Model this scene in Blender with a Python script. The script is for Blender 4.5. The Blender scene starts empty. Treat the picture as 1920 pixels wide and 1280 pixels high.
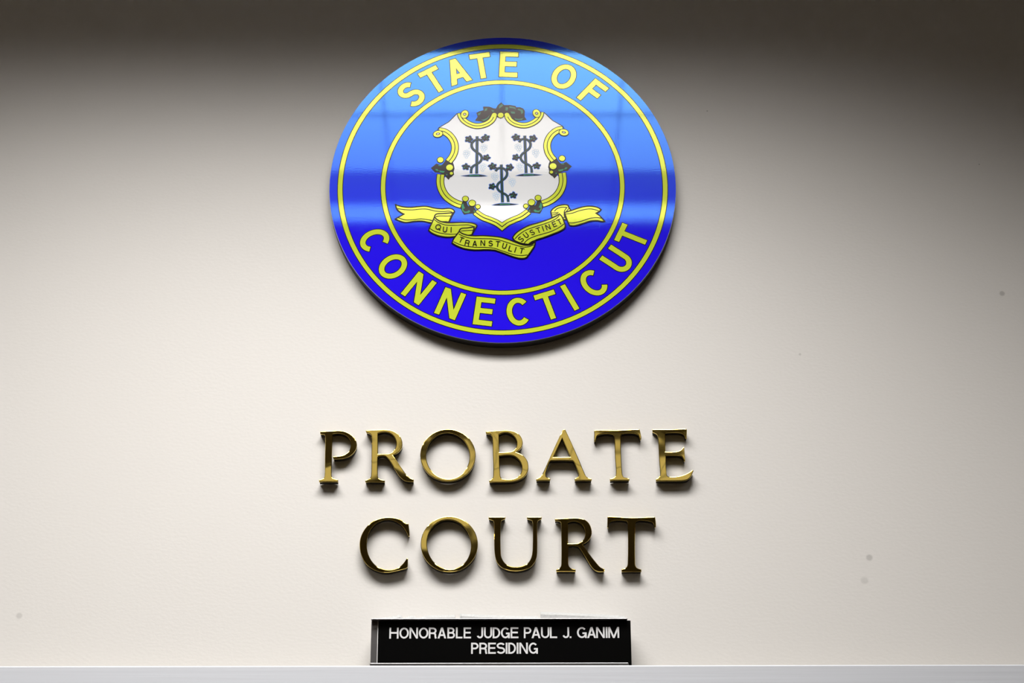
import bpy, math, random
from mathutils import Vector
from mathutils.geometry import tessellate_polygon, delaunay_2d_cdt

# ------------------------------------------------------------------ camera, light, exposure
SC = bpy.context.scene
COL = SC.collection
PI = math.pi
CAM = Vector((0.0, -2.4715, 1.30))
PITCH = math.radians(24.486)
ROLL = math.radians(0.09)
FPX = 4000.0
HC = 3.20                                   # ceiling height

cd = bpy.data.cameras.new('camera')
cam = bpy.data.objects.new('camera', cd)
COL.objects.link(cam)
cd.sensor_width = 36.0
cd.lens = FPX / 1920.0 * 36.0
cd.clip_start = 0.05
FWD = Vector((0, math.cos(PITCH), math.sin(PITCH)))
R0 = Vector((1, 0, 0))
U0 = Vector((0, -math.sin(PITCH), math.cos(PITCH)))
RGT = R0 * math.cos(ROLL) - U0 * math.sin(ROLL)
UPV = U0 * math.cos(ROLL) + R0 * math.sin(ROLL)
from mathutils import Matrix
mw = Matrix((RGT, UPV, -FWD)).transposed().to_4x4()
mw.translation = CAM
cam.matrix_world = mw
SC.camera = cam

world = bpy.data.worlds.new('world')
SC.world = world
world.use_nodes = True
world.node_tree.nodes['Background'].inputs[0].default_value = (0.02, 0.018, 0.015, 1)
world.node_tree.nodes['Background'].inputs[1].default_value = 1.0

SC.view_settings.view_transform = 'Standard'
SC.view_settings.look = 'None'
SC.view_settings.gamma = 1.0
SC.view_settings.use_curve_mapping = False
SC.view_settings.exposure = 0.0

TROFFER_POWER = 32.0                        # watts of the ceiling fixture by the wall
TROFFER_SPREAD = math.radians(127)
LOUVER_GLOW = 0.15                          # how bright the louvre of a fixture looks from the side
ROOM_GLOW = 0.62


# ------------------------------------------------------------------ helpers
def pix(px, py, y):
    """Point of the vertical plane Y = y that the photograph shows at pixel (px, py)."""
    d = FWD + RGT * ((px - 960) / FPX) + UPV * ((640 - py) / FPX)
    t = (y - CAM.y) / d.y
    return CAM + d * t


def new_mat(name, color, rough=0.5, metal=0.0, spec=0.5, tint=None, coat=0.0, ior=1.5):
    m = bpy.data.materials.new(name)
    m.use_nodes = True
    b = m.node_tree.nodes['Principled BSDF']
    b.inputs['Base Color'].default_value = (*color, 1)
    b.inputs['Roughness'].default_value = rough
    b.inputs['Metallic'].default_value = metal
    b.inputs['Specular IOR Level'].default_value = spec
    b.inputs['IOR'].default_value = ior
    if tint:
        b.inputs['Specular Tint'].default_value = (*tint, 1)
    if coat:
        b.inputs['Coat Weight'].default_value = coat
    return m


def add_bump(m, scale, strength, dist, detail=2.0, stretch=(1, 1, 1), coords='Object'):
    nt = m.node_tree
    tc = nt.nodes.new('ShaderNodeTexCoord')
    mp = nt.nodes.new('ShaderNodeMapping')
    mp.inputs['Scale'].default_value = stretch
    nz = nt.nodes.new('ShaderNodeTexNoise')
    nz.inputs['Scale'].default_value = scale
    nz.inputs['Detail'].default_value = detail
    bp = nt.nodes.new('ShaderNodeBump')
    bp.inputs['Strength'].default_value = strength
    bp.inputs['Distance'].default_value = dist
    nt.links.new(tc.outputs[coords], mp.inputs[0])
    nt.links.new(mp.outputs[0], nz.inputs['Vector'])
    nt.links.new(nz.outputs[0], bp.inputs['Height'])
    b = nt.nodes['Principled BSDF']
    if b.inputs['Normal'].is_linked:
        src = b.inputs['Normal'].links[0].from_socket
        nt.links.new(src, bp.inputs['Normal'])
    nt.links.new(bp.outputs[0], b.inputs['Normal'])
    return m


def emit_mat(name, color, strength):
    m = bpy.data.materials.new(name)
    m.use_nodes = True
    b = m.node_tree.nodes['Principled BSDF']
    b.inputs['Base Color'].default_value = (0.8, 0.8, 0.8, 1)
    b.inputs['Emission Color'].default_value = (*color, 1)
    b.inputs['Emission Strength'].default_value = strength
    return m


def empty(name, loc, label, cat, group=None):
    o = bpy.data.objects.new(name, None)
    o.empty_display_size = 0.02
    COL.objects.link(o)
    o.location = loc
    tag(o, label, cat, group)
    return o


def tag(o, label=None, cat=None, group=None, kind=None):
    if label:
        o['label'] = label
    if cat:
        o['category'] = cat
    if group:
        o['group'] = group
    if kind:
        o['kind'] = kind


def link_mesh(name, verts, faces, mats, fm=None, parent=None, smooth=False):
    me = bpy.data.meshes.new(name)
    me.from_pydata([tuple(v) for v in verts], [], faces)
    for m in mats:
        me.materials.append(m)
    if fm:
        for p, i in zip(me.polygons, fm):
            p.material_index = i
    if smooth:
        for p in me.polygons:
            p.use_smooth = True
    me.update()
    o = bpy.data.objects.new(name, me)
    COL.objects.link(o)
    if parent:
        o.parent = parent
    return o


def boxes(name, specs, mats, parent=None, bevel=0.0, seg=2, fm=None):
    """specs: list of (x0,x1,y0,y1,z0,z1)."""
    V, F, M = [], [], []
    for k, (x0, x1, y0, y1, z0, z1) in enumerate(specs):
        n = len(V)
        V += [(x0, y0, z0), (x1, y0, z0), (x1, y1, z0), (x0, y1, z0), (x0, y0, z1), (x1, y0, z1), (x1, y1, z1), (x0, y1, z1)]
        F += [tuple(n + i for i in f) for f in ((0, 3, 2, 1), (4, 5, 6, 7), (0, 1, 5, 4), (1, 2, 6, 5), (2, 3, 7, 6), (3, 0, 4, 7))]
        M += [fm[k] if fm else 0] * 6
    o = link_mesh(name, V, F, mats, M, parent)
    if bevel:
        b = o.modifiers.new('edge', 'BEVEL')
        b.width = bevel
        b.segments = seg
        b.limit_method = 'ANGLE'
        for p in o.data.polygons:
            p.use_smooth = True
        w = o.modifiers.new('normals', 'WEIGHTED_NORMAL')
        w.keep_sharp = True
    return o


def catmull(pts, closed=False, sub=6, corner=42.0):
    """Smooth curve through 2-D points; points with a sharp turn stay corners."""
    n = len(pts)
    P = [Vector(p[:2]) for p in pts]

    def is_corner(i):
        if not closed and i in (0, n - 1):
            return True
        a = P[i] - P[i - 1]
        b = P[(i + 1) % n] - P[i]
        if a.length < 1e-9 or b.length < 1e-9:
            return True
        return abs(math.degrees(a.angle_signed(b))) > corner
    out = []
    rng = n if closed else n - 1
    for i in range(rng):
        p1, p2 = P[i], P[(i + 1) % n]
        c1, c2 = is_corner(i), is_corner((i + 1) % n)
        L = (p2 - p1).length
        if c1 and c2:
            out.append(p1)
            continue
        d = p2 - p1

        def tan(j):
            a, b = P[(j - 1) % n], P[(j + 1) % n]
            t = b - a
            return t.normalized() * L
        t1 = d if c1 else tan(i)
        t2 = d if c2 else tan((i + 1) % n)
        if c1 and not c2:
            t1 = (d * 1.5 - t2 * 0.5)
        if c2 and not c1:
            t2 = (d * 1.5 - t1 * 0.5)
        for k in range(sub):
            s = k / sub
            h00 = 2 * s**3 - 3 * s**2 + 1
            h10 = s**3 - 2 * s**2 + s
            h01 = -2 * s**3 + 3 * s**2
            h11 = s**3 - s**2
            out.append(p1 * h00 + t1 * h10 + p2 * h01 + t2 * h11)
    if not closed:
        out.append(P[-1])
    return out


def area2(p):
    return sum(p[i - 1][0] * p[i][1] - p[i][0] * p[i - 1][1] for i in range(len(p))) / 2


class Print:
    """Flat artwork: collects filled shapes in the X/Z plane, one depth step per ink layer."""
    def __init__(self, y, step):
        self.V, self.F, self.M, self.mats, self.y, self.step = [], [], [], [], y, step
        self.L = []

    def mi(self, m):
        if m not in self.mats:
            self.mats.append(m)
        return self.mats.index(m)

    def fill(self, poly, m, layer, holes=()):
        loops = [[Vector((p[0], p[1], 0)) for p in poly]] + [[Vector((p[0], p[1], 0)) for p in h] for h in holes]
        flat = [v for l in loops for v in l]
        n = len(self.V)
        y = self.y - self.step * layer
        self.V += [(v.x, y, v.y) for v in flat]
        k = self.mi(m)
        for t in tessellate_polygon(loops):
            a, b, c = (flat[i] for i in t)
            ar = (b - a).cross(c - a).z
            if abs(ar) < 1e-14:
                continue
            t = t if ar > 0 else (t[0], t[2], t[1])
            self.F.append(tuple(n + i for i in t))
            self.M.append(k)
            self.L.append(layer)

    def ribbon(self, pts, w, m, layer, closed=False, ext=0.0):
        P = [Vector(p[:2]) for p in pts]
        P = [p for i, p in enumerate(P) if i == 0 or (p - P[i - 1]).length > 1e-7]
        if not closed and ext:
            P[0] = P[0] + (P[0] - P[1]).normalized() * ext
            P[-1] = P[-1] + (P[-1] - P[-2]).normalized() * ext
        n = len(P)
        L, Rr = [], []
        for i in range(n):
            a = P[i] - P[i - 1] if (i > 0 or closed) else P[1] - P[0]
            b = P[(i + 1) % n] - P[i] if (i < n - 1 or closed) else P[-1] - P[-2]
            a, b = a.normalized(), b.normalized()
            na, nb = Vector((-a.y, a.x)), Vector((-b.y, b.x))
            mt = na + nb
            mt = mt.normalized() if mt.length > 1e-6 else na
            c = max(0.45, mt.dot(na))
            L.append(P[i] + mt * (w / 2 / c))
            Rr.append(P[i] - mt * (w / 2 / c))
        s = len(self.V)
        y = self.y - self.step * layer
        for i in range(n):
            self.V += [(L[i].x, y, L[i].y), (Rr[i].x, y, Rr[i].y)]
        k = self.mi(m)
        for i in range(n if closed else n - 1):
            j = (i + 1) % n
            self.F.append((s + 2 * i, s + 2 * i + 1, s + 2 * j + 1, s + 2 * j))
            self.M.append(k)
            self.L.append(layer)

    def oval(self, c, rx, rz, m, layer, rot=0.0, n=28):
        ca, sa = math.cos(rot), math.sin(rot)
        self.fill([(c[0] + rx * math.cos(t) * ca - rz * math.sin(t) * sa, c[1] + rx * math.cos(t) * sa + rz * math.sin(t) * ca)
                   for t in (2 * PI * i / n for i in range(n))], m, layer)

    def build(self, name, parent):
        # shapes of one ink on one layer are merged, so that nothing overlaps in its own plane
        V, F, FM = [], [], []
        for key in sorted(set(zip(self.L, self.M))):
            lv, lf, seen = [], [], {}
            for f, m, l in zip(self.F, self.M, self.L):
                if (l, m) != key:
                    continue
                g = []
                for i in f:
                    if i not in seen:
                        seen[i] = len(lv)
                        lv.append(Vector((self.V[i][0] * 100, self.V[i][2] * 100)))
                    g.append(seen[i])
                for t in ([g] if len(g) == 3 else [[g[0], g[1], g[2]], [g[0], g[2], g[3]]]):
                    a = area2([lv[i] for i in t])
                    if abs(a) > 1e-8:
                        lf.append(t if a > 0 else t[::-1])
            y = self.y - self.step * key[0]
            ov, oe, of, _, _, orig = delaunay_2d_cdt(lv, [], lf, 0, 1e-5)
            n = len(V)
            V += [(v.x / 100, y, v.y / 100) for v in ov]
            for f, o in zip(of, orig):
                if o:
                    a = area2([ov[i] for i in f])
                    f = list(f) if a > 0 else list(f)[::-1]
                    F.append(tuple(n + i for i in f))
                    FM.append(key[1])
        return link_mesh(name, V, F, self.mats, FM, parent)


# ------------------------------------------------------------------ stroke lettering (gothic capitals, unit height)
def arc(cx, cy, rx, ry, a0, a1, n=14):
    return [(cx + rx * math.cos(math.radians(a0 + (a1 - a0) * i / n)), cy + ry * math.sin(math.radians(a0 + (a1 - a0) * i / n))) for i in range(n + 1)]


def glyph(ch, W, w):
    """Strokes of a capital: list of ('s', points, closed) centre lines or ('p', convex polygon)."""
    h = w / 2
    S = lambda *p: ('s', list(p), False)
    if ch == 'I':
        return [S((W / 2, 0), (W / 2, 1))]
    if ch == 'L':
        return [S((h, 0), (h, 1)), S((h, h), (W, h))]
    if ch == 'T':
        return [S((0, 1 - h), (W, 1 - h)), S((W / 2, 0), (W / 2, 1 - h))]
    if ch == 'H':
        return [S((h, 0), (h, 1)), S((W - h, 0), (W - h, 1)), S((h, 0.52), (W - h, 0.52))]
    if ch in 'EF':
        r = [S((h, 0), (h, 1)), S((h, 1 - h), (W, 1 - h)), S((h, 0.52), (W * 0.93, 0.52))]
        return r + ([S((h, h), (W, h))] if ch == 'E' else [])
    if ch == 'O':
        return [('s', arc(W / 2, 0.5, W / 2 - h, 0.5 - h, 0, 360, 40)[:-1], True)]
    if ch == 'Q':
        return [('s', arc(W / 2, 0.5, W / 2 - h, 0.5 - h, 0, 360, 40)[:-1], True), S((W * 0.58, 0.26), (W, -0.02))]
    if ch == 'C':
        return [('s', arc(W / 2, 0.5, W / 2 - h, 0.5 - h, 42, 318, 30), False)]
    if ch == 'G':
        return [('s', arc(W / 2, 0.5, W / 2 - h, 0.5 - h, 42, 330, 30), False), S((W * 0.56, 0.44), (W, 0.44)), S((W - h, 0.44), (W - h, 0.0))]
    if ch == 'U':
        r = W / 2 - h
        return [('s', [(h, 1)] + arc(W / 2, h + r * 1.05, r, r * 1.05, 180, 360, 18) + [(W - h, 1)], False)]
    if ch == 'J':
        r = W / 2 - h
        return [('s', [(W - h, 1)] + arc(W / 2, h + r * 1.05, r, r * 1.05, 0, -165, 16), False)]
    if ch == 'D':
        ry = 0.5 - h
        rx = min(W * 0.55, W - h - h)
        return [('s', [(h, h)] + arc(W - h - rx, 0.5, rx, ry, -90, 90, 20) + [(h, 1 - h)], True), S((h, 0), (h, 1))]
    if ch in 'PR':
        ry = 0.265 - h * 0.55
        cy = 1 - h - ry
        rx = min(ry * 1.15, W - w)
        k = W if ch == 'P' else W * 0.96
        r = [('s', [(h, cy - ry)] + arc(k - h - rx, cy, rx, ry, -90, 90, 16) + [(h, 1 - h)], False), S((h, 0), (h, 1))]
        if ch == 'R':
            r.append(('s', [(W * 0.5, cy - ry)] + arc(W * 0.5, cy - ry - 0.14, W * 0.42 - h, 0.14, 90, 12, 8) + [(W * 0.93 - h, 0.14), (W - h, 0)], False))
        return r
    if ch == 'B':
        r1 = 0.245 - h * 0.5
        r2 = 0.5 - h - r1
        k = W * 0.93
        return [('s', [(h, 1 - 2 * r1 - h)] + arc(k - h - r1, 1 - h - r1, r1, r1, -90, 90, 14) + [(h, 1 - h)], False),
                ('s', [(h, h)] + arc(W - h - r2, h + r2, r2, r2, -90, 90, 14) + [(h, h + 2 * r2)], False), S((h, 0), (h, 1))]
    if ch == 'S':
        a = W / 2 - h
        r1, r2 = 0.235, 0.265
        sc = (1 - w) / 1.0
        r1, r2 = r1 * sc, r2 * sc
        top = arc(W / 2, 1 - h - r1, a * 0.93, r1, 25, 255, 18)
        bot = arc(W / 2, h + r2, a, r2, 80, -155, 18)
        return [('s', top + bot, False)]
    if ch == 'A':
        t = w * 1.12
        return [('p', [(0, 0), (t, 0), (W / 2 + t / 2, 1), (W / 2 - t / 2, 1)]), ('p', [(W - t, 0), (W, 0), (W / 2 + t / 2, 1), (W / 2 - t / 2, 1)]), S((W * 0.2, 0.3), (W * 0.8, 0.3))]
    if ch == 'N':
        t = w * 1.06
        return [S((h, 0), (h, 1)), S((W - h, 0), (W - h, 1)), ('p', [(W - t, 0), (W, 0), (t, 1), (0, 1)])]
    if ch == 'M':
        t = w * 1.1
        return [S((h, 0), (h, 1)), S((W - h, 0), (W - h, 1)), ('p', [(W / 2 - t / 2, 0), (W / 2 + t / 2, 0), (t, 1), (0, 1)]), ('p', [(W / 2 - t / 2, 0), (W / 2 + t / 2, 0), (W, 1), (W - t, 1)])]
    if ch == '.':
        return [S((W / 2, 0), (W / 2, w))]
    return []


def grow(poly, o):
    """A convex polygon, grown outward by o."""
    P = [Vector(p) for p in poly]
    if area2(P) < 0:
        P.reverse()
    out = []
    n = len(P)
    for i in range(n):
        a = (P[i] - P[i - 1]).normalized()
        b = (P[(i + 1) % n] - P[i]).normalized()
        na, nb = Vector((a.y, -a.x)), Vector((b.y, -b.x))
        m = (na + nb).normalized()
        out.append(P[i] + m * min(o / max(0.3, m.dot(na)), 2.2 * o))
    return out


def letter(pr, ch, W, w, H, centre, rot, ink, layer, line=None, line_w=0.0):
    """Draw a capital of height H around centre; W and w in units of H."""
    ca, sa = math.cos(rot), math.sin(rot)

    def tr(p):
        x, z = (p[0] - W / 2) * H, (p[1] - 0.5) * H
        return Vector((centre[0] + x * ca - z * sa, centre[1] + x * sa + z * ca))
    for g in glyph(ch, W, w):
        if g[0] == 's':
            pts = [tr(p) for p in g[1]]
            if line:
                pr.ribbon(pts, w * H + 2 * line_w, line, layer, g[2], line_w)
            pr.ribbon(pts, w * H, ink, layer + 1, g[2])
        else:
            pts = [tr(p) for p in g[1]]
            if line:
                pr.fill(grow(pts, line_w), line, layer)
            pr.fill(pts if area2(pts) > 0 else pts[::-1], ink, layer + 1)


# ------------------------------------------------------------------ materials
M = {}
# wall paint: cream eggshell with roller stipple and a few small scuffs
wm = new_mat('wall_paint', (0.80, 0.775, 0.745), 0.62, spec=0.3)
nt = wm.node_tree
geo = nt.nodes.new('ShaderNodeNewGeometry')
prev = None
for (sx, sy, rr, amt) in ((1630, 1045, 0.0052, 0.30), (1621, 1088, 0.0060, 0.16), (1879, 550, 0.0046, 0.34), (36, 1154, 0.0050, 0.22), (1500, 664, 0.0022, 0.25), (1326, 208, 0.0012, 0.5), (1836, 308, 0.0012, 0.5)):
    p = pix(sx, sy, 0)
    vd = nt.nodes.new('ShaderNodeVectorMath')
    vd.operation = 'DISTANCE'
    vd.inputs[1].default_value = p
    nt.links.new(geo.outputs['Position'], vd.inputs[0])
    mr = nt.nodes.new('ShaderNodeMapRange')
    mr.interpolation_type = 'SMOOTHSTEP'
    mr.inputs['From Min'].default_value = rr * 0.45
    mr.inputs['From Max'].default_value = rr
    mr.inputs['To Min'].default_value = 1 - amt
    mr.inputs['To Max'].default_value = 1.0
    nt.links.new(vd.outputs['Value'], mr.inputs['Value'])
    if prev is None:
        prev = mr.outputs[0]
    else:
        mu = nt.nodes.new('ShaderNodeMath')
        mu.operation = 'MULTIPLY'
        nt.links.new(prev, mu.inputs[0])
        nt.links.new(mr.outputs[0], mu.inputs[1])
        prev = mu.outputs[0]
mx = nt.nodes.new('ShaderNodeMix')
mx.data_type = 'RGBA'
mx.inputs['A'].default_value = (0.10, 0.095, 0.08, 1)
mx.inputs['B'].default_value = (0.80, 0.775, 0.745, 1)
nt.links.new(prev, mx.inputs['Factor'])
nt.links.new(mx.outputs['Result'], nt.nodes['Principled BSDF'].inputs['Base Color'])
add_bump(wm, 190, 0.065, 0.002, 3.0, (1, 1, 1.6))
M['wall'] = wm
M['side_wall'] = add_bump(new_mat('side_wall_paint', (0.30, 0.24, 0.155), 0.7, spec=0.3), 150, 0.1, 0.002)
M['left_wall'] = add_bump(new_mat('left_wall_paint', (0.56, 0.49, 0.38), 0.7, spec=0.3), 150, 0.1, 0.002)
M['ceiling'] = add_bump(new_mat('ceiling_tile', (0.38, 0.34, 0.28), 0.9, spec=0.1), 90, 0.2, 0.003)
M['carpet'] = add_bump(new_mat('brown_carpet', (0.06, 0.044, 0.026), 0.95, spec=0.1), 300, 0.4, 0.004)
M['ledge'] = add_bump(new_mat('white_gloss_trim', (0.70, 0.72, 0.77), 0.38), 60, 0.10, 0.002, 4.0, (0.06, 1, 3))

GL = dict(rough=0.045, spec=1.0, ior=1.6)
M['blue'] = add_bump(new_mat('blue_vinyl', (0.024, 0.006, 0.98), tint=(0.14, 0.45, 1.0), rough=0.045, spec=1.0, ior=1.75), 520, 0.017, 0.0007, 2.0)
M['yellow'] = add_bump(new_mat('yellow_vinyl', (0.67, 0.79, 0.05), tint=(1.0, 1.0, 0.22), rough=0.045, spec=1.0, ior=1.75), 520, 0.017, 0.0007, 2.0)
M['white'] = add_bump(new_mat('white_vinyl', (0.95, 0.965, 1.0), **GL), 520, 0.017, 0.0007, 2.0)
M['line'] = new_mat('black_print', (0.006, 0.006, 0.006), tint=(0.8, 0.65, 0.6), rough=0.09, spec=0.4)
M['leaf_dark'] = new_mat('dark_leaf_print', (0.012, 0.016, 0.014), tint=(0.8, 0.7, 0.7), rough=0.09, spec=0.4)
M['leaf_green'] = new_mat('green_leaf_print', (0.01, 0.32, 0.15), rough=0.09, spec=0.4)
M['vine_green'] = new_mat('vine_green_print', (0.015, 0.11, 0.08), rough=0.09, spec=0.4)
M['halo'] = new_mat('light_blue_print', (0.10, 0.30, 0.92), rough=0.09, spec=0.4)
M['pale_halo'] = new_mat('pale_blue_print', (0.42, 0.66, 0.95), rough=0.09, spec=0.4)
M['disc_edge'] = new_mat('dark_disc_edge', (0.012, 0.012, 0.012), 0.5)  # side painted black to extend the shadow under the disc
M['disc_rim'] = new_mat('painted_edge_highlight', (0.55, 0.57, 0.7), 0.35)  # pale colour painted on the front bevel as its highlight

br = new_mat('polished_brass', (0.74, 0.56, 0.145), 0.03, 1.0)
add_bump(br, 16, 0.16, 0.004, 1.0)
M['brass'] = br
M['return'] = new_mat('shadow_tone_return', (0.022, 0.018, 0.011), 0.55, spec=0.25)  # letter sides coloured in the shadow tone, deepening the shade below each letter
M['plate'] = new_mat('black_plastic', (0.0025, 0.0025, 0.0025), 0.22, spec=0.12)
M['plate_edge'] = new_mat('white_core_edge', (0.75, 0.75, 0.75), 0.5)
M['engrave'] = new_mat('white_engraving', (0.78, 0.78, 0.79), 0.6, spec=0.2)
M['alu'] = add_bump(new_mat('satin_aluminium', (0.36, 0.35, 0.36), 0.30, 1.0), 400, 0.08, 0.0006, 2.0, (0.05, 1, 1))
M['paper'] = add_bump(new_mat('white_tissue_paper', (0.56, 0.565, 0.56), 0.9, spec=0.1), 260, 0.35, 0.002)
M['fixture'] = new_mat('fixture_enamel', (0.75, 0.75, 0.73), 0.4)
M['bar'] = new_mat('fixture_louvre_bar', (0.12, 0.12, 0.12), 0.4)
M['louver'] = emit_mat('lit_louvre', (1.0, 0.96, 0.88), LOUVER_GLOW)
M['louver_room'] = emit_mat('lit_louvre_far', (1.0, 0.93, 0.80), ROOM_GLOW)

# ------------------------------------------------------------------ the room
RX0, RX1, RY = -3.2, 3.0, -6.2
T = 0.1
for nm, spec, m in (('wall_back', (RX0 - T, RX1 + T, 0, T, -T, HC + T), M['wall']),
                    ('wall_left', (RX0 - T, RX0, RY - T, 0, -T, HC + T), M['left_wall']),
                    ('wall_right', (RX1, RX1 + T, RY - T, 0, -T, HC + T), M['side_wall']),
                    ('wall_front', (RX0, RX1, RY - T, RY, -T, HC + T), M['side_wall']),
                    ('floor', (RX0, RX1, RY, 0, -T, 0), M['carpet']),
                    ('ceiling', (RX0, RX1, RY, 0, HC, HC + T), M['ceiling'])):
    tag(boxes(nm, [spec], [m]), kind='structure')

# white painted ledge along the foot of the wall panel
LEDGE_Y = -0.041
zl = pix(960, 1246.3, LEDGE_Y).z
M['ledge_top'] = add_bump(new_mat('low_bounce_ledge_top', (0.22, 0.21, 0.19), 0.9, spec=0.1), 200, 0.2, 0.001)  # top face darkened to cut the light it bounces onto the wall
led = boxes('trim_1', [(RX0, RX1, LEDGE_Y, 0.0, zl - 0.09, zl)], [M['ledge'], M['ledge_top']], bevel=0.0022, seg=3)
led.data.polygons[1].material_index = 1
led.modifiers['edge'].material = 0
tag(led, kind='structure')


# ------------------------------------------------------------------ ceiling fixtures
def fixture(x0, x1, y0, y1, label, rows, cells, lit, lamps=(), group='ceiling lights'):
    """rows: where the louvre's long bars are; lamps: (near y, far y, share of the power)."""
    cx, cy = (x0 + x1) / 2, (y0 + y1) / 2
    t = empty('ceiling_light', (cx, cy, HC), label, 'ceiling light', group)
    lx, ly = (x1 - x0) / 2, (y1 - y0) / 2
    zt = -0.002
    f = 0.03
    boxes('frame', [(-lx - f, lx + f, -ly - f, -ly, zt - 0.012, zt), (-lx - f, lx + f, ly, ly + f, zt - 0.012, zt),
                    (-lx - f, -lx, -ly, ly, zt - 0.012, zt), (lx, lx + f, -ly, ly, zt - 0.012, zt)], [M['fixture']], t)
    boxes('diffuser', [(-lx, lx, -ly, ly, zt - 0.004, zt)], [lit], t)
    bars = []
    for i in range(1, cells):
        x = -lx + 2 * lx * i / cells
        bars.append((x - 0.0013, x + 0.0013, -ly, ly, zt - 0.010, zt - 0.0065))
    for y in rows:
        bars.append((-lx, lx, y - cy - 0.001, y - cy + 0.001, zt - 0.010, zt - 0.0065))
    boxes('louvre', bars, [M['bar']], t)
    for (ya, yb, share) in lamps:
        ld = bpy.data.lights.new('lamp_row', 'AREA')
        ld.shape = 'RECTANGLE'
        ld.size = 2 * lx - 0.01
        ld.size_y = abs(yb - ya)
        ld.energy = TROFFER_POWER * share
        ld.color = (1.0, 0.975, 0.945)
        ld.spread = TROFFER_SPREAD
        lo = bpy.data.objects.new('lamp_row', ld)
        COL.objects.link(lo)
        lo.parent = t
        lo.location = (0, (ya + yb) / 2 - cy, zt - 0.006)
    return t


fixture(-0.83, 0.39, -1.145, -0.556, 'recessed louvred ceiling light nearest the lettered wall', (-0.760, -0.966, -1.083), 6, M['louver'],
        ((-0.558, -0.7595, 0.42), (-0.7605, -0.964, 0.36), (-0.970, -1.080, 0.035), (-1.086, -1.145, 0.195)))
fixture(-2.75, -1.53, -1.145, -0.556, 'recessed louvred ceiling light along the lettered wall towards the side wall', (-0.760, -0.966, -1.083), 6, M['louver'],
        ((-0.558, -0.757, 0.20), (-0.763, -0.964, 0.20), (-0.970, -1.143, 0.10)))
fixture(1.09, 2.31, -1.145, -0.556, 'added unseen ceiling fill light brightening the right of the lettered wall', (-0.760, -0.966, -1.083), 6, M['louver'],  # unseen fixture, added to lift the lower right of the wall
        ((-0.558, -0.757, 0.08), (-0.763, -0.964, 0.08), (-0.970, -1.143, 0.05)))
fixture(-0.66, 0.56, -2.72, -2.08, 'recessed louvred ceiling light above the middle of the room', (-2.29, -2.51), 6, M['louver_room'])

# ------------------------------------------------------------------ the round seal
TH = 0.0155
YF = -TH                                     # front of the disc
sc = pix(942.5, 356, YF)
NEAR = (abs(CAM.y) - TH) / abs(CAM.y)          # the disc's face is a little nearer than the wall
SEAL = Vector((sc.x, 0.0, CAM.z + 1.3519 * NEAR))
seal = empty('wall_seal', SEAL, 'round glossy blue and yellow state seal mounted high on the cream wall', 'seal')
MP = 0.457 * NEAR / 651.0                           # metres per photo pixel on the seal, measured across


def S(px, py):
    p = pix(px, py, YF)
    return Vector((p.x - SEAL.x, p.z - SEAL.z))


def SP(pts):
    return [S(*p) for p in pts]


R = 0.2285 * NEAR
N = 160
V, F, FM = [], [], []
prof = [(R - 0.0006, -TH), (R, -TH + 0.0006), (R, -0.0004), (0.0, -0.0004)]
for (r, y) in prof[:3]:
    V += [(r * math.cos(2 * PI * i / N), y, r * math.sin(2 * PI * i / N)) for i in range(N)]
F.append(tuple(range(N)))
FM.append(0)
for k in range(2):
    for i in range(N):
        j = (i + 1) % N
        F.append((k * N + i, (k + 1) * N + i, (k + 1) * N + j, k * N + j))
        FM.append(1 if k == 0 else 2)
F.append(tuple(range(3 * N - 1, 2 * N - 1, -1)))
FM.append(2)
link_mesh('backing_disc', V, F, [M['blue'], M['disc_rim'], M['disc_edge']], FM, seal)
INK = 0.00006
OUT = 1.35 * MP                              # width of the black outlines


def circle(r, n=180):
    return [(r * math.cos(2 * PI * i / n), r * math.sin(2 * PI * i / n)) for i in range(n)]


for r0, r1 in ((300.6, 309.0), (220.4, 228.2)):
    pr = Print(YF, INK)
    pr.ribbon(circle((r0 + r1) / 2 * MP), (r1 - r0) * MP + 2 * OUT, M['line'], 1, True)
    pr.ribbon(circle((r0 + r1) / 2 * MP), (r1 - r0) * MP, M['yellow'], 2, True)
    pr.build('border_ring', seal)

WID = {'S': .70, 'T': .70, 'A': .74, 'E': .62, 'O': .80, 'F': .60, 'C': .78, 'N': .73, 'I': .2, 'U': .68}
for ch, x, y in (('S', 770.8, 176.8), ('T', 814.5, 152.3), ('A', 857.7, 134.3), ('T', 902.9, 125.5), ('E', 953.8, 122), ('O', 1056.5, 145), ('F', 1109.7, 175.8)):
    p = S(x, y)
    pr = Print(YF, INK)
    a = math.atan2(p.y, p.x)
    c = Vector((math.cos(a), math.sin(a))) * 264.2 * MP
    letter(pr, ch, WID[ch], 0.178, 56 * MP, c, a - PI / 2, M['yellow'], 1, M['line'], OUT)
    pr.build('letter', seal)
for ch, x, y in (('C', 701.3, 451.3), ('O', 735.5, 500.5), ('N', 783.8, 541.8), ('N', 843, 571.3), ('E', 907.5, 585), ('C', 972.5, 585.5),
                 ('T', 1029.5, 575.5), ('I', 1068.8, 558.3), ('C', 1114.3, 530.8), ('U', 1156.3, 486.3), ('T', 1186.3, 444.5)):
    p = S(x, y)
    pr = Print(YF, INK)
    a = math.atan2(p.y, p.x)
    c = Vector((math.cos(a), math.sin(a))) * 264.2 * MP
    letter(pr, ch, WID[ch], 0.178, 56 * MP, c, a + PI / 2, M['yellow'], 1, M['line'], OUT)
    pr.build('letter', seal)

# ---- the crest; its left half is drawn and mirrored about its own slightly tilted axis
AX0, AX1 = S(938.7, 214), S(941.5, 425)
AD = (AX1 - AX0).normalized()


def mirror(p):
    d = Vector(p[:2]) - AX0
    return AX0 + AD * (2 * d.dot(AD)) - d


def both(fn):
    fn(lambda pts: SP(pts))
    fn(lambda pts: [mirror(p) for p in SP(pts)])


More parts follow.
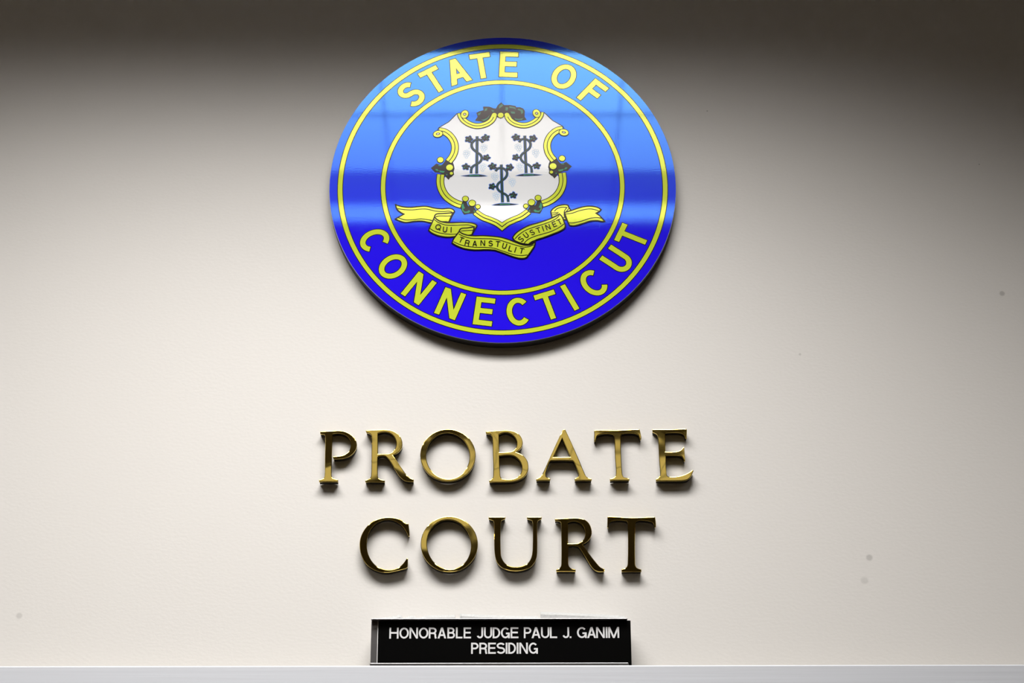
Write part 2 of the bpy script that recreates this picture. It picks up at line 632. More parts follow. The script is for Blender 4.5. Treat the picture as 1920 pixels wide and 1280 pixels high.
top_mid = [(926.3, 217.6), (920.9, 226.7), (909.7, 233.6), (894.5, 236.4), (881.3, 233.3), (870.1, 226.2), (864.6, 218.6), (862.9, 212.5)]
side_mid = [(823.4, 245.5), (833.5, 247.4), (843.7, 254.6), (850.8, 265.3), (853.1, 275.5), (851.8, 285.7), (847.7, 294.6), (841.2, 303.0)]
low_mid = [(826.4, 327.4), (825.4, 343.7), (829, 356.9), (836.1, 367.8), (845.9, 376), (855.8, 381.3), (864.9, 384.2)]
bot_mid = [(891.5, 398.0), (905, 407.2), (918.1, 412.4), (931.2, 418.1), (941.5, 425.4)]

shield = [(938.7, 222), (931, 218), (921, 228), (909.7, 235), (894.5, 238), (881.3, 235), (868, 228), (861, 217), (856.4, 213.5), (841, 228.5), (823.4, 239.4),
          (826, 245), (835, 248), (845, 256), (852, 265), (854.5, 275.5), (853, 287), (848, 297), (843, 303), (845, 318), (838, 331),
          (829, 334), (827.5, 344), (831, 356.5), (838, 366.5), (847, 374), (857, 379.5), (868, 381), (881, 386), (893, 397),
          (905, 405), (918.1, 411), (931.2, 416.5)]
lp = SP(shield)
full = lp + [S(941.5, 423)] + [mirror(p) for p in reversed(lp[1:])]
pr = Print(YF, INK)
pr.fill(full, M['white'], 0.5)


def corner_line(f):
    pr.ribbon(f([(861.5, 212.0), (856.2, 213.6), (849, 221), (841.5, 228.4), (832, 234), (822.5, 239.8), (820.5, 244)]), 1.5 * MP, M['line'], 2)


both(corner_line)
pr.build('shield', seal)


def leaf_patch(name, poly, spots, knobs, slits=(), f=None, base=3):
    q = Print(YF, INK)
    q.fill(f(poly), M['leaf_dark'], base)
    for pts in spots:
        q.fill(catmull(f(pts), True, 4), M['leaf_green'], base + 1)
    for pts, wd in slits:
        q.ribbon(f(pts), wd * MP, M['halo'], base + 1)
    for (x, y, r) in knobs:
        c = f([(x, y)])[0]
        q.oval(c, (r + 1.3) * MP, (r + 1.3) * MP, M['line'], base + 5)
        q.oval(c, r * MP, r * MP, M['yellow'], base + 6)
    return q.build(name, seal)


# wreath over the top of the shield
leaf_patch('leaf_cluster', [(890.5, 226.2), (895.5, 219), (893.2, 211.5), (899, 208.5), (906.5, 206.5), (905.6, 200), (911, 199.8), (918, 200), (925, 203), (930, 203.5),
                            (933, 197.5), (937, 194.2), (939.6, 192.0), (943, 195), (945, 197), (956, 196.8), (967.3, 198.8), (967.6, 201.2), (975, 200.8), (981, 203.5), (984, 208),
                            (983.6, 219), (987.6, 224.6), (976, 226.4), (968, 227.2), (955, 222), (947, 216), (939, 222.5), (930, 219), (918, 224), (908, 229.5), (900, 227.5)],
           [[(909, 204), (914, 202.5), (913, 207), (908, 208.5)], [(896, 213), (902, 210), (900, 215), (896.5, 216)], [(901, 224.5), (907, 224), (914, 220.5), (918, 215.5), (915, 222), (907, 227)],
            [(936, 199), (941, 194.5), (943.5, 198), (940, 200.5), (936, 204)], [(948, 201), (953, 202), (951, 208), (947, 207)], [(955, 199.2), (966, 201.5), (967.5, 206), (963, 203.5), (955, 202.5)],
            [(972, 204), (980, 206), (981, 211), (978, 214), (976, 208), (970, 206)], [(957, 209), (965, 209.5), (966, 213), (959, 213)], [(964, 221), (972, 223), (981, 221.5), (979, 225), (967, 225)],
            [(921, 206), (927, 208), (924, 210)]],
           [(938.8, 216.2, 5.4)], f=SP)


def side_leaves(f):
    leaf_patch('leaf_cluster', [(807.8, 315), (813, 311), (818, 306.6), (824, 308.5), (829, 309), (833, 304), (836.5, 298.5), (842, 301), (848.5, 303.5), (851, 309), (852.2, 316), (850.5, 322), (851.5, 327),
                                (847, 331.5), (844, 333), (841, 337.2), (837, 333), (834.5, 329.5), (829, 326.5), (824, 324), (815.5, 323)],
               [[(822, 309), (828, 309.5), (827, 311), (822, 311)], [(816, 317), (820, 317), (823, 321), (818, 320)], [(823, 319.5), (829, 320.5), (834, 321), (832, 324), (825, 323)], [(836, 326), (839, 327), (838, 329.5)]],
               [(825.8, 299.9, 5.6), (843, 314.2, 6.4), (846.4, 325.2, 3.1)], f=f)


both(side_leaves)


def low_leaves(f):
    leaf_patch('leaf_cluster', [(861.5, 383.1), (864, 379), (868, 377), (878, 379.5), (886, 383), (892, 388), (895.8, 393.5), (894, 399.2), (889, 400.6), (884.2, 400.4), (877, 401), (870, 402.6), (867, 398), (864, 392)],
               [[(865, 384), (869, 381.5), (870, 387), (872, 390), (868, 392), (870, 396), (875, 396.5), (879, 394), (882, 396), (879, 399), (872, 399.5), (866.5, 395), (866, 389)],
                [(888, 394), (891, 396), (889, 399)]],
               [(872.7, 372.8, 5.2), (885.3, 381.0, 6.0), (896.0, 387.6, 4.0)],
               [([(876.3, 378.2), (877.6, 383), (879.6, 386.2)], 2.6), ([(889.8, 388), (892, 391.4), (894, 395)], 2.4)], f=f)


both(low_leaves)


def scroll(name, mid, width, curl=None, knob=None):
    def one(f):
        q = Print(YF, INK)
        m = catmull(f(mid), False, 6, 60)
        q.ribbon(m, width * MP, M['line'], 8, False, 0.9 * MP)
        q.ribbon(m, (width - 2.9) * MP, M['yellow'], 9)
        q.ribbon(m, 1.5 * MP, M['line'], 10)
        if knob:
            c = f([knob[:2]])[0]
            q.oval(c, (knob[2] + 1.3) * MP, (knob[2] + 1.3) * MP, M['line'], 8)
            q.oval(c, knob[2] * MP, knob[2] * MP, M['yellow'], 11)
        if curl:
            x, y, rx, ry, rot = curl
            c = f([(x, y)])[0]
            d = f([(x + 10, y)])[0] - c
            flip = 1 if d.x > 0 else -1
            rt = rot * flip
            q.oval(c, (rx + 1.4) * MP, (ry + 1.4) * MP, M['line'], 11, rt)
            q.oval(c, rx * MP, ry * MP, M['yellow'], 12, rt)
            q.oval(c, rx * 0.46 * MP, ry * 0.36 * MP, M['line'], 13, rt)
            q.oval(c, rx * 0.26 * MP, ry * 0.16 * MP, M['white'], 14, rt)
        q.build(name, seal)
    both(one)


scroll('scroll', top_mid, 12.6, (871.2, 214.6, 6.6, 8.6, -0.35), (926.9, 216.0, 4.6))
scroll('scroll', side_mid, 14.6, (821.2, 251.4, 8.6, 6.6, 0.25))
scroll('scroll', low_mid, 15.6)
q = Print(YF, INK)
bl = catmull(SP(bot_mid), False, 6)
bm = bl + [mirror(p) for p in reversed(bl[:-1])]
q.ribbon(bm, 14.0 * MP, M['line'], 8, False, 0.9 * MP)
q.ribbon(bm, 11.2 * MP, M['yellow'], 9)
q.ribbon(bm, 1.9 * MP, M['line'], 10)
q.build('scroll', seal)


# ---- three grapevines on the shield
def vine_leaf(q, c, r, rot, seed):
    rnd = random.Random(seed)
    shape = []
    n = 15
    for i in range(n):
        a = 2 * PI * i / n
        lobe = (1.0, 0.62, 0.86)[i % 3] * (0.94 + 0.16 * rnd.random())
        shape.append((a, lobe))
    P = [(c.x + r * l * math.cos(a + rot), c.y + r * l * math.sin(a + rot)) for a, l in shape]
    P2 = [(c.x + (r * l + 1.3 * MP) * math.cos(a + rot), c.y + (r * l + 1.3 * MP) * math.sin(a + rot)) for a, l in shape]
    q.fill(P2, M['halo'], 2)
    q.fill(P, M['leaf_dark'], 4)
    for k in range(3):
        a = rot + 0.7 + k * 2.1
        cc = c + Vector((math.cos(a), math.sin(a))) * r * 0.4
        q.oval(cc, r * 0.26, r * 0.15, M['vine_green'] if k else M['leaf_green'], 5, a, 10)


def vine(tr):
    """The left vine, moved by tr (a map of seal coordinates)."""
    q = Print(YF, INK)
    f = lambda pts: [tr(p) for p in SP(pts)]
    g = f([(862.5, 329.6), (872, 328.2), (884, 326.6), (897, 326.3), (908, 328), (915, 330.2), (904, 331.4), (888, 331.6), (874, 331.2)])
    q.fill(catmull(g, True, 3), M['halo'], 1)
    g = f([(864.5, 329.6), (873, 328.8), (884, 327.6), (897, 327.4), (907, 328.7), (913, 330.2), (903, 330.9), (888, 331), (874, 330.7)])
    q.fill(catmull(g, True, 3), M['leaf_dark'], 3)
    q.ribbon(f([(880, 329.2), (890, 328.8), (899, 329.2)]), 1.5 * MP, M['leaf_green'], 4)
    # stake
    st = f([(894.6, 255.4), (894.3, 290), (893.8, 325.6)])
    q.ribbon(st, 6.4 * MP, M['halo'], 2)
    q.ribbon(st, 4.2 * MP, M['leaf_dark'], 3)
    q.ribbon(st, 1.4 * MP, M['vine_green'], 4)
    # winding stem
    w = catmull(f([(905.4, 267.6), (901.5, 263.0), (895, 261.8), (888.4, 264.4), (884.3, 270.4), (886.0, 278.2), (893.2, 284.8), (900.6, 290.2), (903.3, 296.6), (900.6, 302.9), (894.5, 307.4), (888, 311), (884.4, 315), (883.2, 325)]), False, 5, 80)
    q.ribbon(w, 5.6 * MP, M['halo'], 2)
    q.ribbon(w, 3.9 * MP, M['leaf_dark'], 6)
    q.ribbon(w, 1.3 * MP, M['vine_green'], 7)
    for k, pts in enumerate((((884.5, 268), (881, 264.5)), ((901, 262.5), (907, 259.8)), ((903, 296.5), (909, 295.4)), ((884.3, 314.5), (878, 311.6)))):
        q.ribbon(f(pts), 2.4 * MP, M['leaf_dark'], 3)
    for k, (x, y, r) in enumerate(((879.2, 261.2, 8.0), (910.9, 258.4, 8.2), (912.3, 295.8, 7.2), (873.5, 312.8, 7.4))):
        c = f([(x, y)])[0]
        vine_leaf(q, c, r * MP, (2.6, 0.6, 0.1, 2.9)[k], k + 3)
    for (x, y) in ((907.6, 277.6), (875.2, 288.8), (905.6, 313.6)):
        for (dx, dy) in ((-3.6, -4.6), (0.4, -5.6), (4.0, -3.8), (-4.8, -0.6), (-0.6, -1.2), (3.8, 0.4), (-3.0, 3.4), (1.2, 3.2), (-0.6, 6.4)):
            c = f([(x + dx, y + dy)])[0]
            ring = [(c.x + 2.2 * MP * math.cos(2 * PI * i / 10), c.y + 2.2 * MP * math.sin(2 * PI * i / 10)) for i in range(10)]
            q.ribbon(ring, 0.62 * MP, M['pale_halo'], 1, True)
    q.ribbon(f([(882, 276), (878.5, 279.5)]), 0.8 * MP, M['pale_halo'], 1)
    q.build('grapevine', seal)


vine(lambda p: p)
vine(lambda p: mirror(p))
dv = S(942.3, 344) - S(986.4, 289.4)
vine(lambda p: mirror(p) + dv)

# ---- motto banner
ZA = lambda pts: [(730 + u / 9.143, 370 + v / 9.143) for u, v in pts]
ZB = lambda pts: [(930 + u / 9.143, 370 + v / 9.143) for u, v in pts]
ban = Print(YF, INK)


def piece(poly, lines, layer, wid=1.9):
    P = catmull(SP(poly), True, 4, 50)
    ban.fill(P, M['yellow'], layer)
    ban.ribbon(P, 2.5 * MP, M['line'], layer + 1, True)
    for l in lines:
        ban.ribbon(catmull(SP(l), False, 5, 80), 1.65 * MP, M['line'], layer + 1)


piece(ZA([(108, 128), (230, 162), (360, 172), (500, 160), (640, 155), (760, 182), (900, 198), (1030, 190), (1095, 212), (1118, 245), (1085, 305), (1020, 425), (900, 420), (720, 438), (560, 408), (420, 415), (280, 432), (170, 405), (105, 372), (160, 340), (250, 290), (165, 240), (125, 195)]),
      [ZA([(125, 193), (260, 212), (400, 216), (540, 203), (650, 205), (780, 235), (920, 245), (1030, 240), (1090, 268)]),
       ZA([(150, 348), (260, 385), (400, 385), (560, 372), (735, 400)])], 8)
piece(ZA([(775, 345), (790, 300), (830, 283), (900, 280), (1000, 273), (1088, 266), (1060, 330), (1020, 425), (900, 425), (790, 400)]),
      [ZA([(795, 335), (860, 322), (960, 322), (1062, 322)])], 9)
piece(ZA([(775, 335), (820, 385), (900, 422), (1010, 438), (1200, 433), (1380, 437), (1470, 460), (1502, 490), (1470, 545), (1415, 645), (1300, 660), (1150, 672), (1000, 684), (860, 665), (740, 620), (675, 570), (700, 505), (740, 420)]),
      [ZA([(768, 378), (840, 432), (960, 475), (1100, 482), (1260, 476), (1360, 476), (1450, 505)]),
       ZA([(700, 540), (790, 590), (900, 620), (1030, 635), (1155, 632)])], 11)
piece(ZA([(1200, 590), (1215, 550), (1250, 533), (1330, 528), (1455, 508), (1440, 580), (1412, 650), (1300, 650), (1215, 620)]),
      [ZA([(1222, 582), (1290, 575), (1440, 568)])], 12)
P3 = ZA([(1200, 585), (1240, 618), (1330, 650), (1450, 662), (1600, 660), (1760, 670), (1900, 686)]) + ZB([(100, 692), (230, 732), (330, 772), (450, 815), (560, 825), (630, 800), (672, 750), (662, 830), (600, 930), (550, 1000), (520, 1035), (450, 1050), (360, 1040), (250, 1005), (130, 960), (20, 922)]) + \
    ZA([(1800, 908), (1650, 900), (1480, 905), (1300, 885), (1170, 840), (1075, 785), (1100, 720), (1150, 650)])
piece(P3, [ZA([(1190, 630), (1280, 675), (1400, 705), (1560, 711), (1740, 715), (1890, 738)]) + ZB([(200, 780), (330, 820), (470, 855), (560, 850), (650, 815)]),
           ZA([(1100, 762), (1200, 810), (1320, 842), (1480, 860), (1640, 860), (1800, 877)]) + ZB([(70, 910), (170, 943), (300, 985), (430, 1002), (540, 990)])], 14)
# folded loop at the right
piece(ZB([(943, 240), (1000, 180), (1080, 142), (1180, 127), (1235, 138), (1258, 190), (1290, 225), (1190, 265), (1170, 300), (1210, 385), (1165, 380), (1120, 330), (1080, 290), (1030, 320), (960, 350), (950, 300)]),
      [ZB([(1000, 242), (1050, 195), (1130, 172), (1215, 178), (1172, 240), (1170, 300)]), ZB([(948, 268), (1010, 268), (1075, 258)]), ZB([(960, 305), (1020, 295), (1060, 275)]), ZB([(1190, 265), (1245, 195)]), ZB([(1150, 345), (1200, 345)])], 9)
piece(ZB([(1175, 262), (1290, 228), (1400, 190), (1520, 160), (1640, 155), (1740, 175), (1800, 212), (1775, 240), (1715, 275), (1780, 320), (1820, 365), (1862, 408), (1830, 418), (1740, 402), (1620, 408), (1480, 452), (1350, 488), (1265, 485), (1235, 430), (1200, 340)]),
      [ZB([(1185, 288), (1300, 275), (1420, 235), (1540, 208), (1640, 203), (1760, 235)]), ZB([(1240, 440), (1350, 438), (1480, 405), (1620, 360), (1740, 350), (1825, 368)])], 11)
piece(ZB([(285, 692), (340, 620), (440, 550), (560, 490), (700, 447), (850, 400), (960, 358), (1030, 325), (1085, 290), (1130, 335), (1165, 420), (1188, 500), (1160, 545), (1080, 590), (960, 638), (820, 690), (690, 732), (620, 775), (570, 808), (480, 800), (400, 780), (320, 742)]),
      [ZB([(325, 715), (400, 640), (500, 573), (640, 518), (800, 468), (950, 412), (1040, 362), (1085, 310)]), ZB([(480, 798), (540, 732), (640, 682), (800, 632), (950, 587), (1080, 522), (1165, 460)]), ZB([(560, 800), (610, 765), (680, 735)])], 16)
banner = ban.build('motto_banner', seal)
for words in ((ZA, 'QUI', (838, 955, 1060), (512, 556, 560), (-14, -6, -2)),
              (ZA, 'TRANST', (1232, 1337, 1465, 1602, 1737, 1860), (733, 785, 795, 788, 795, 803), (-24, -12, -2, -1, -3, -8)),
              (ZB, 'ULIT', (145, 250, 332, 440), (838, 883, 904, 920), (-14, -15, -15, -12)),
              (ZB, 'SUSTINET', (428, 515, 620, 728, 805, 890, 1000, 1088), (722, 655, 606, 568, 543, 515, 465, 425), (42, 36, 24, 18, 16, 17, 22, 27))):
    for ch, u, v, rot in zip(words[1], *words[2:]):
        pr = Print(YF, INK)
        letter(pr, ch, WID.get(ch, {'Q': .9, 'R': .74, 'L': .6}.get(ch, .7)) * 1.02, 0.155, 11.6 * MP, S(*words[0]([(u, v)])[0]), math.radians(rot), M['line'], 19)
        pr.build('motto_letter', banner)

# ------------------------------------------------------------------ brass letters
LT = 0.0102                                   # depth of a letter
Z = {3: (590, 790, 9.145), 4: (780, 790, 8.727), 5: (990, 790, 6.0), 6: (660, 950, 7.68), 7: (900, 950, 5.647)}


def ell(cx, cy, rx, ry, rot=0.0, n=96):
    ca, sa = math.cos(rot), math.sin(rot)
    return [(cx + rx * math.cos(t) * ca - ry * math.sin(t) * sa, cy + rx * math.cos(t) * sa + ry * math.sin(t) * ca) for t in (2 * PI * i / n for i in range(n))]


GLYPHS = [
    ('P', 'PROBATE', 3, [(92, 163), (200, 160), (300, 155), (420, 150), (520, 165), (620, 215), (690, 290), (722, 385), (705, 470), (655, 545), (580, 600), (480, 632), (325, 640), (312, 597), (450, 585), (530, 555), (590, 500), (620, 410), (612, 330), (570, 260), (500, 213), (400, 192), (305, 205), (297, 400), (293, 600), (290, 930), (310, 975), (400, 1000), (403, 1035), (78, 1035), (75, 1005), (150, 980), (172, 930), (177, 560), (183, 270), (165, 215), (95, 205)], []),
    ('R', 'PROBATE', 3, [(878, 150), (1080, 140), (1220, 138), (1330, 155), (1420, 205), (1480, 280), (1503, 370), (1490, 450), (1430, 525), (1340, 572), (1440, 720), (1560, 890), (1620, 950), (1695, 985), (1697, 1022), (1560, 1012), (1470, 950), (1390, 840), (1300, 690), (1210, 592), (1110, 588), (1083, 610), (1082, 930), (1105, 975), (1200, 1000), (1203, 1030), (868, 1030), (865, 1003), (945, 975), (968, 920), (975, 600), (977, 260), (955, 215), (885, 188)], [[(1085, 200), (1180, 178), (1280, 195), (1360, 255), (1398, 350), (1385, 450), (1330, 520), (1250, 550), (1085, 552)]]),
    ('O', 'PROBATE', 4, ell(522, 550, 452, 430), [ell(520, 560, 356, 382, -0.15)]),
    ('B', 'PROBATE', 4, [(1143, 160), (1350, 145), (1500, 140), (1620, 165), (1705, 230), (1745, 330), (1725, 420), (1640, 500), (1740, 545), (1810, 620), (1838, 720), (1825, 820), (1760, 910), (1660, 962), (1540, 985), (1200, 988), (1195, 960), (1250, 925), (1265, 860), (1258, 500), (1247, 260), (1220, 205), (1145, 195)], [[(1358, 210), (1450, 178), (1540, 195), (1620, 260), (1650, 340), (1635, 430), (1570, 485), (1480, 497), (1362, 500)], [(1364, 560), (1500, 545), (1600, 560), (1690, 630), (1730, 720), (1725, 820), (1680, 890), (1590, 935), (1480, 942), (1400, 930), (1378, 880)]]),
    ('A', 'PROBATE', 5, [(392, 92), (407, 84), (422, 94), (560, 400), (640, 590), (665, 625), (715, 642), (715, 662), (525, 662), (525, 642), (560, 625), (568, 590), (520, 460), (500, 438), (262, 438), (240, 460), (200, 580), (205, 622), (250, 642), (250, 662), (92, 662), (92, 645), (140, 618), (165, 585), (280, 330)], [[(385, 190), (475, 396), (284, 401)]]),
    ('T', 'PROBATE', 5, [(745, 105), (760, 94), (1000, 95), (1245, 85), (1258, 95), (1275, 190), (1262, 205), (1245, 150), (1200, 130), (1100, 127), (1060, 135), (1045, 165), (1048, 400), (1060, 590), (1075, 625), (1140, 642), (1140, 662), (922, 662), (922, 645), (975, 625), (990, 590), (980, 400), (970, 165), (955, 140), (880, 132), (800, 145), (775, 165), (760, 215), (745, 225)], []),
    ('E', 'PROBATE', 5, [(1400, 90), (1410, 85), (1600, 85), (1775, 80), (1788, 90), (1785, 190), (1770, 180), (1755, 145), (1720, 125), (1640, 120), (1545, 125), (1545, 340), (1640, 340), (1710, 325), (1745, 290), (1757, 285), (1768, 440), (1755, 450), (1745, 410), (1720, 385), (1650, 378), (1553, 380), (1560, 600), (1580, 622), (1680, 620), (1780, 590), (1850, 545), (1860, 555), (1830, 620), (1790, 655), (1700, 667), (1440, 667), (1440, 648), (1478, 620), (1488, 590), (1475, 400), (1464, 180), (1450, 140), (1402, 115)], []),
    ('C', 'COURT', 6, [(812, 235), (828, 405), (813, 425), (775, 345), (720, 270), (640, 210), (540, 180), (420, 195), (320, 255), (250, 350), (215, 470), (215, 600), (245, 710), (310, 810), (400, 875), (520, 905), (640, 885), (720, 830), (790, 735), (805, 745), (800, 860), (760, 887), (640, 918), (520, 940), (400, 930), (280, 880), (190, 800), (130, 680), (110, 540), (130, 420), (190, 310), (280, 220), (400, 165), (520, 148), (640, 160), (730, 200), (770, 232)], []),
    ('O', 'COURT', 6, ell(1400, 534, 410, 401), [ell(1396, 540, 317, 361, -0.15)]),
    ('U', 'COURT', 7, [(92, 105), (268, 105), (268, 120), (228, 140), (218, 180), (220, 500), (245, 570), (300, 620), (370, 635), (450, 625), (510, 590), (545, 530), (558, 440), (560, 180), (550, 140), (498, 122), (498, 105), (652, 105), (652, 122), (615, 140), (605, 180), (605, 470), (590, 560), (540, 630), (460, 667), (360, 677), (260, 655), (190, 600), (160, 520), (152, 400), (150, 180), (140, 142), (92, 125)], []),
    ('R', 'COURT', 7, [(793, 125), (930, 118), (1020, 115), (1100, 130), (1155, 175), (1182, 250), (1175, 310), (1140, 360), (1083, 395), (1160, 500), (1240, 600), (1280, 640), (1318, 655), (1316, 682), (1240, 680), (1180, 630), (1100, 500), (1040, 418), (1000, 407), (935, 410), (935, 600), (955, 642), (1012, 660), (1012, 682), (808, 682), (808, 662), (850, 638), (862, 600), (862, 300), (858, 170), (840, 150), (795, 145)], [[(930, 163), (985, 148), (1040, 158), (1090, 195), (1115, 260), (1105, 330), (1060, 375), (1000, 386), (932, 385)]]),
    ('T', 'COURT', 7, [(1350, 110), (1365, 100), (1600, 112), (1840, 105), (1855, 110), (1862, 205), (1848, 220), (1835, 170), (1800, 150), (1720, 140), (1665, 145), (1645, 170), (1642, 600), (1658, 640), (1708, 660), (1708, 682), (1500, 682), (1500, 660), (1548, 638), (1565, 600), (1565, 170), (1550, 145), (1480, 138), (1400, 145), (1370, 165), (1358, 220), (1348, 215)], []),
]
# each cast letter hangs a touch out of plumb: (pitch, yaw) in degrees, which is what its polish mirrors
TILT = [(-1.5, 0.0), (0.75, 0.2), (-1.05, 0.6), (0.3, 0.0), (-0.4, 0.0), (-0.85, 0.0), (-0.95, 0.0),
        (0.35, 0.0), (-0.75, 0.5), (-0.1, 0.0), (0.4, 0.0), (0.5, 0.0)]
LOOK = {
    ('P', 'PROBATE'): 'polished brass capital P with an open bowl starting the upper word',
    ('R', 'PROBATE'): 'polished brass capital R in the upper word between P and O',
    ('O', 'PROBATE'): 'round polished brass capital O in the upper word between R and B',
    ('B', 'PROBATE'): 'polished brass capital B at the middle of the upper word',
    ('A', 'PROBATE'): 'polished brass pointed capital A in the upper word',
    ('T', 'PROBATE'): 'polished brass capital T in the upper word between A and E',
    ('E', 'PROBATE'): 'polished brass capital E ending the upper word',
    ('C', 'COURT'): 'dark polished brass capital C starting the lower word',
    ('O', 'COURT'): 'round polished brass capital O in the lower word beside C',
    ('U', 'COURT'): 'dark polished brass capital U at the middle of the lower word',
    ('R', 'COURT'): 'dark polished brass capital R in the lower word beside the U',
    ('T', 'COURT'): 'dark polished brass capital T ending the lower word',
}
BEV = 0.0008
FACE = 0.0033                                 # thickness of the polished front


def brass(ch, word, zk, outer, holes, tilt):
    ox, oy, s = Z[zk]
    yf = -LT - 0.0008

    def W(pts, sm):
        r = []
        for u, v in pts:
            p = pix(ox + u / s, oy + v / s, yf)
            r.append((p.x, p.z))
        return catmull(r, True, 4, 48) if sm else [Vector(p) for p in r]
    smooth = len(outer) < 50
    o = W(outer, smooth)
    hs = [W(h, len(h) < 50) for h in holes]
    cx = (min(p.x for p in o) + max(p.x for p in o)) / 2
    cz = (min(p.y for p in o) + max(p.y for p in o)) / 2
    yc = (-LT - 0.0008) / 2

    def slab(name, ya, yb, bev, inset, mat):
        # the outline, filled and given depth from ya (front) to yb (back)
        cu = bpy.data.curves.new('letter_outline', 'CURVE')
        cu.dimensions = '2D'
        cu.fill_mode = 'BOTH'
        for loop in [o] + hs:
            sp = cu.splines.new('POLY')
            sp.points.add(len(loop) - 1)
            for i, p in enumerate(loop):
                sp.points[i].co = (p.x - cx, p.y - cz, 0, 1)
            sp.use_cyclic_u = True
        cu.extrude = (yb - ya) / 2 - bev
        cu.bevel_depth = bev
        cu.bevel_resolution = 2
        cu.offset = -bev * 0.85 - inset
        tmp = bpy.data.objects.new('tmp', cu)
        COL.objects.link(tmp)
        dg = bpy.context.evaluated_depsgraph_get()
        me = bpy.data.meshes.new_from_object(tmp.evaluated_get(dg))
        bpy.data.objects.remove(tmp)
        bpy.data.curves.remove(cu)
        # stand it up: x stays, y -> z, front faces -Y
        for v in me.vertices:
            x, y, z = v.co
            v.co = (x, (ya + yb) / 2 - yc - z, y)
        me.materials.clear()
        me.materials.append(mat)
        me.name = name
        me.set_sharp_from_angle(angle=math.radians(14))
        ob = bpy.data.objects.new(name, me)
        COL.objects.link(ob)
        return ob
    ob = slab('brass_letter', yf, yf + FACE, BEV, 0.0, M['brass'])
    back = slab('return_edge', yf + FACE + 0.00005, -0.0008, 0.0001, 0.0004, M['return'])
    back['label'] = 'return edge painted in a shadow tone'
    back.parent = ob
    ob.location = (cx, yc, cz)
    ob.rotation_euler = (math.radians(tilt[0]), 0, math.radians(tilt[1]))
    tag(ob, LOOK[(ch, word)], 'letter', 'brass letters of the upper word' if word == 'PROBATE' else 'brass letters of the lower word')
    return ob


for g, tl in zip(GLYPHS, TILT):
    brass(*g, tl)

# ------------------------------------------------------------------ nameplate on the ledge
YP = -0.0305                                  # front of the black plate
pl = pix(706.3, 1240, YP)
pr_ = pix(1184.2, 1240, YP)
ztop = pix(940, 1163.0, YP).z
hx0 = pix(695.2, 1200, YP).x
hx1 = pix(1177.0, 1200, YP).x
zh = pix(940, 1158.6, -0.037).z               # top of the holder
base = zl + 0.0002
np_ = empty('nameplate', ((hx0 + hx1) / 2, -0.03, base), 'black nameplate with two lines of white capitals in a metal holder on the white ledge', 'nameplate')
oxn, oyn = np_.location.x, np_.location.y


def lb(x0, x1, y0, y1, z0, z1):
    return (x0 - oxn, x1 - oxn, y0 - oyn, y1 - oyn, z0 - base, z1 - base)


boxes('holder', [lb(hx0, hx1, -0.0275, -0.0252, base, zh - 0.0002),
                 lb(hx0, hx1, -0.0362, -0.0275, base, base + 0.0012)], [M['alu']], np_, bevel=0.0003, seg=2)
boxes('top_lip', [lb(hx0, hx1, -0.0370, -0.0252, zh - 0.0015, zh)], [M['alu']], np_, bevel=0.0007, seg=4)
boxes('bottom_lip', [lb(hx0, hx1, -0.0370, -0.0348, base + 0.0002, base + 0.0040)], [M['alu']], np_, bevel=0.00105, seg=5)
pt = boxes('plate', [lb(pl.x + 0.0008, pr_.x, YP, -0.0277, base + 0.0013, ztop)], [M['plate']], np_, bevel=0.0003)
boxes('white_edge', [lb(pl.x, pl.x + 0.0008, YP + 0.0002, -0.0277, base + 0.0013, ztop)], [M['plate_edge']], np_)
TXT1 = [('H', 729.8, 747.6), ('O', 748.7, 766.7), ('N', 767.5, 783.9), ('O', 785.3, 803.3), ('R', 803.8, 819.2), ('A', 820.4, 836.8), ('B', 838.7, 853.2), ('L', 854.7, 867.3), ('E', 869.2, 883.3),
        ('J', 894, 905.8), ('U', 907.4, 922.6), ('D', 923.6, 937.9), ('G', 939.2, 955.9), ('E', 957.3, 971.9), ('P', 982.2, 996.2), ('A', 996.7, 1013.3), ('U', 1014.5, 1030), ('L', 1031.1, 1044.5),
        ('J', 1054.8, 1067), ('.', 1067.8, 1071.4), ('G', 1082, 1099.8), ('A', 1101, 1117.3), ('N', 1117.9, 1133.6), ('I', 1135.6, 1139.2), ('M', 1140.6, 1160.7)]
TXT2 = [('P', 883.3, 897.3), ('R', 898.7, 913.9), ('E', 915.2, 929.7), ('S', 930.8, 947.3), ('I', 948, 951.6), ('D', 952.9, 967.3), ('I', 968.6, 972.2), ('N', 973.7, 989.7), ('G', 991.4, 1008.4)]
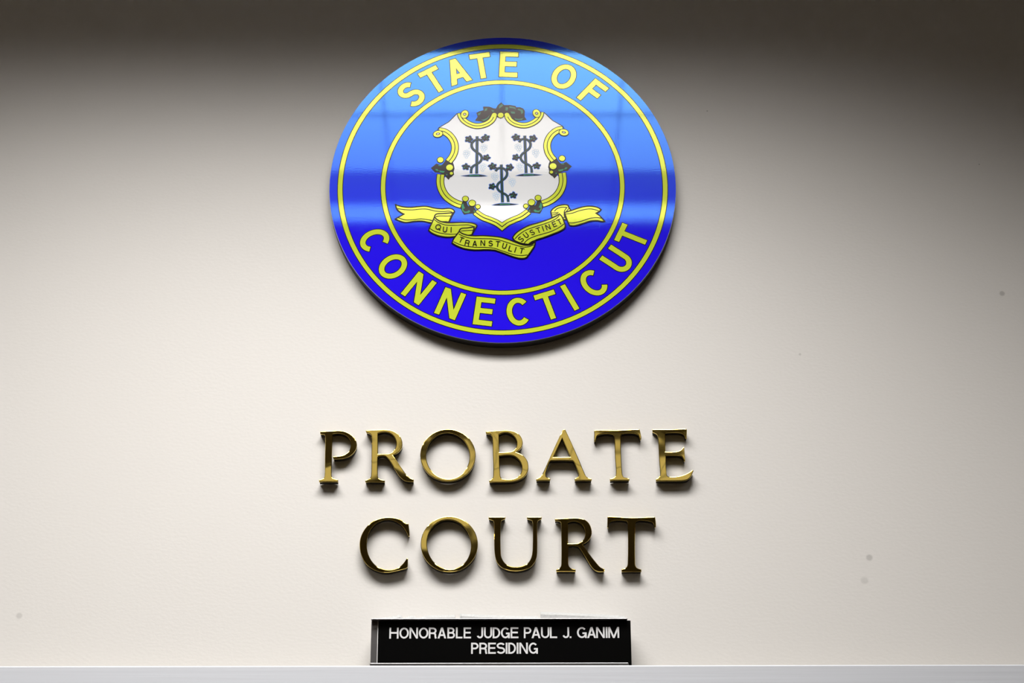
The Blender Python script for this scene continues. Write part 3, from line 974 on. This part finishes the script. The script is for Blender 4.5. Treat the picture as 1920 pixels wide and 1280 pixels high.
for line, yt0, yb0, slope in ((TXT1, 1176.3, 1196.9, -0.0030), (TXT2, 1204.6, 1225.4, -0.0015)):
    for ch, x0, x1 in line:
        yo = slope * ((x0 + x1) / 2 - line[0][1])
        a, b = pix(x0, yb0 + yo, YP), pix(x1, yt0 + yo, YP)
        H = b.z - a.z
        q = Print(YP - oyn, 0.0001)
        letter(q, ch, (b.x - a.x) / H, 0.152, H, ((a.x + b.x) / 2 - oxn, (a.z + b.z) / 2 - base), 0, M['engrave'], 1)
        q.build('engraved_letter', pt)


# ------------------------------------------------------------------ folded white paper strips tucked behind the holder
def strip(label, top, seed):
    """top: (px, py) along the visible upper edge."""
    rnd = random.Random(seed)
    y0, y1 = -0.0248, -0.011
    pts = catmull(top, False, 8, 80)
    o = pix(top[0][0], 1200, y0)
    V, F = [], []
    prof = [(0.0, 0.0), (0.0, 0.93), (0.18, 0.985), (0.5, 1.0), (0.82, 0.985), (1.0, 0.93), (1.0, 0.0)]
    for i, p in enumerate(pts):
        w = pix(p.x, p.y, (y0 + y1) / 2 - 0.004)
        hgt = w.z - base
        for (a, b) in prof:
            V.append((w.x - o.x, y0 + (y1 - y0) * a + 0.0006 * (rnd.random() - 0.5) * (1 if b > 0.5 else 0), max(0.0, hgt * b)))
    n = len(prof)
    for i in range(len(pts) - 1):
        for k in range(n - 1):
            F.append((i * n + k, i * n + k + 1, (i + 1) * n + k + 1, (i + 1) * n + k))
        F.append((i * n + n - 1, i * n, (i + 1) * n, (i + 1) * n + n - 1))
    F.append(tuple(range(n)))
    F.append(tuple((len(pts) - 1) * n + k for k in reversed(range(n))))
    ob = link_mesh('paper_strip', V, F, [M['paper']], parent=None)
    ob.location = (o.x, 0, base)
    tag(ob, label, 'paper strip', 'white paper strips behind the nameplate')
    return ob


strip('crumpled white paper strip behind the nameplate near its silver end gap', [(704, 1157.4), (722, 1155.5), (742, 1152.8), (751, 1150.6), (757, 1156.8), (766, 1153.6), (774, 1152.6), (786, 1157.0), (797, 1152.6), (822, 1151.6), (840, 1151.2), (853.5, 1150.8)], 1)
strip('smooth white paper strip behind the nameplate, the middle of three', [(862.6, 1148.4), (868, 1148.8), (890, 1150.2), (920, 1151.3), (955, 1152.4), (985, 1152.8), (1009, 1152.8)], 2)
strip('white paper strip behind the nameplate where the black plate sticks out', [(1013.6, 1145.2), (1035, 1146.0), (1060, 1147.0), (1090, 1148.2), (1130, 1150.4), (1160, 1152.4), (1171.5, 1153.4)], 3)
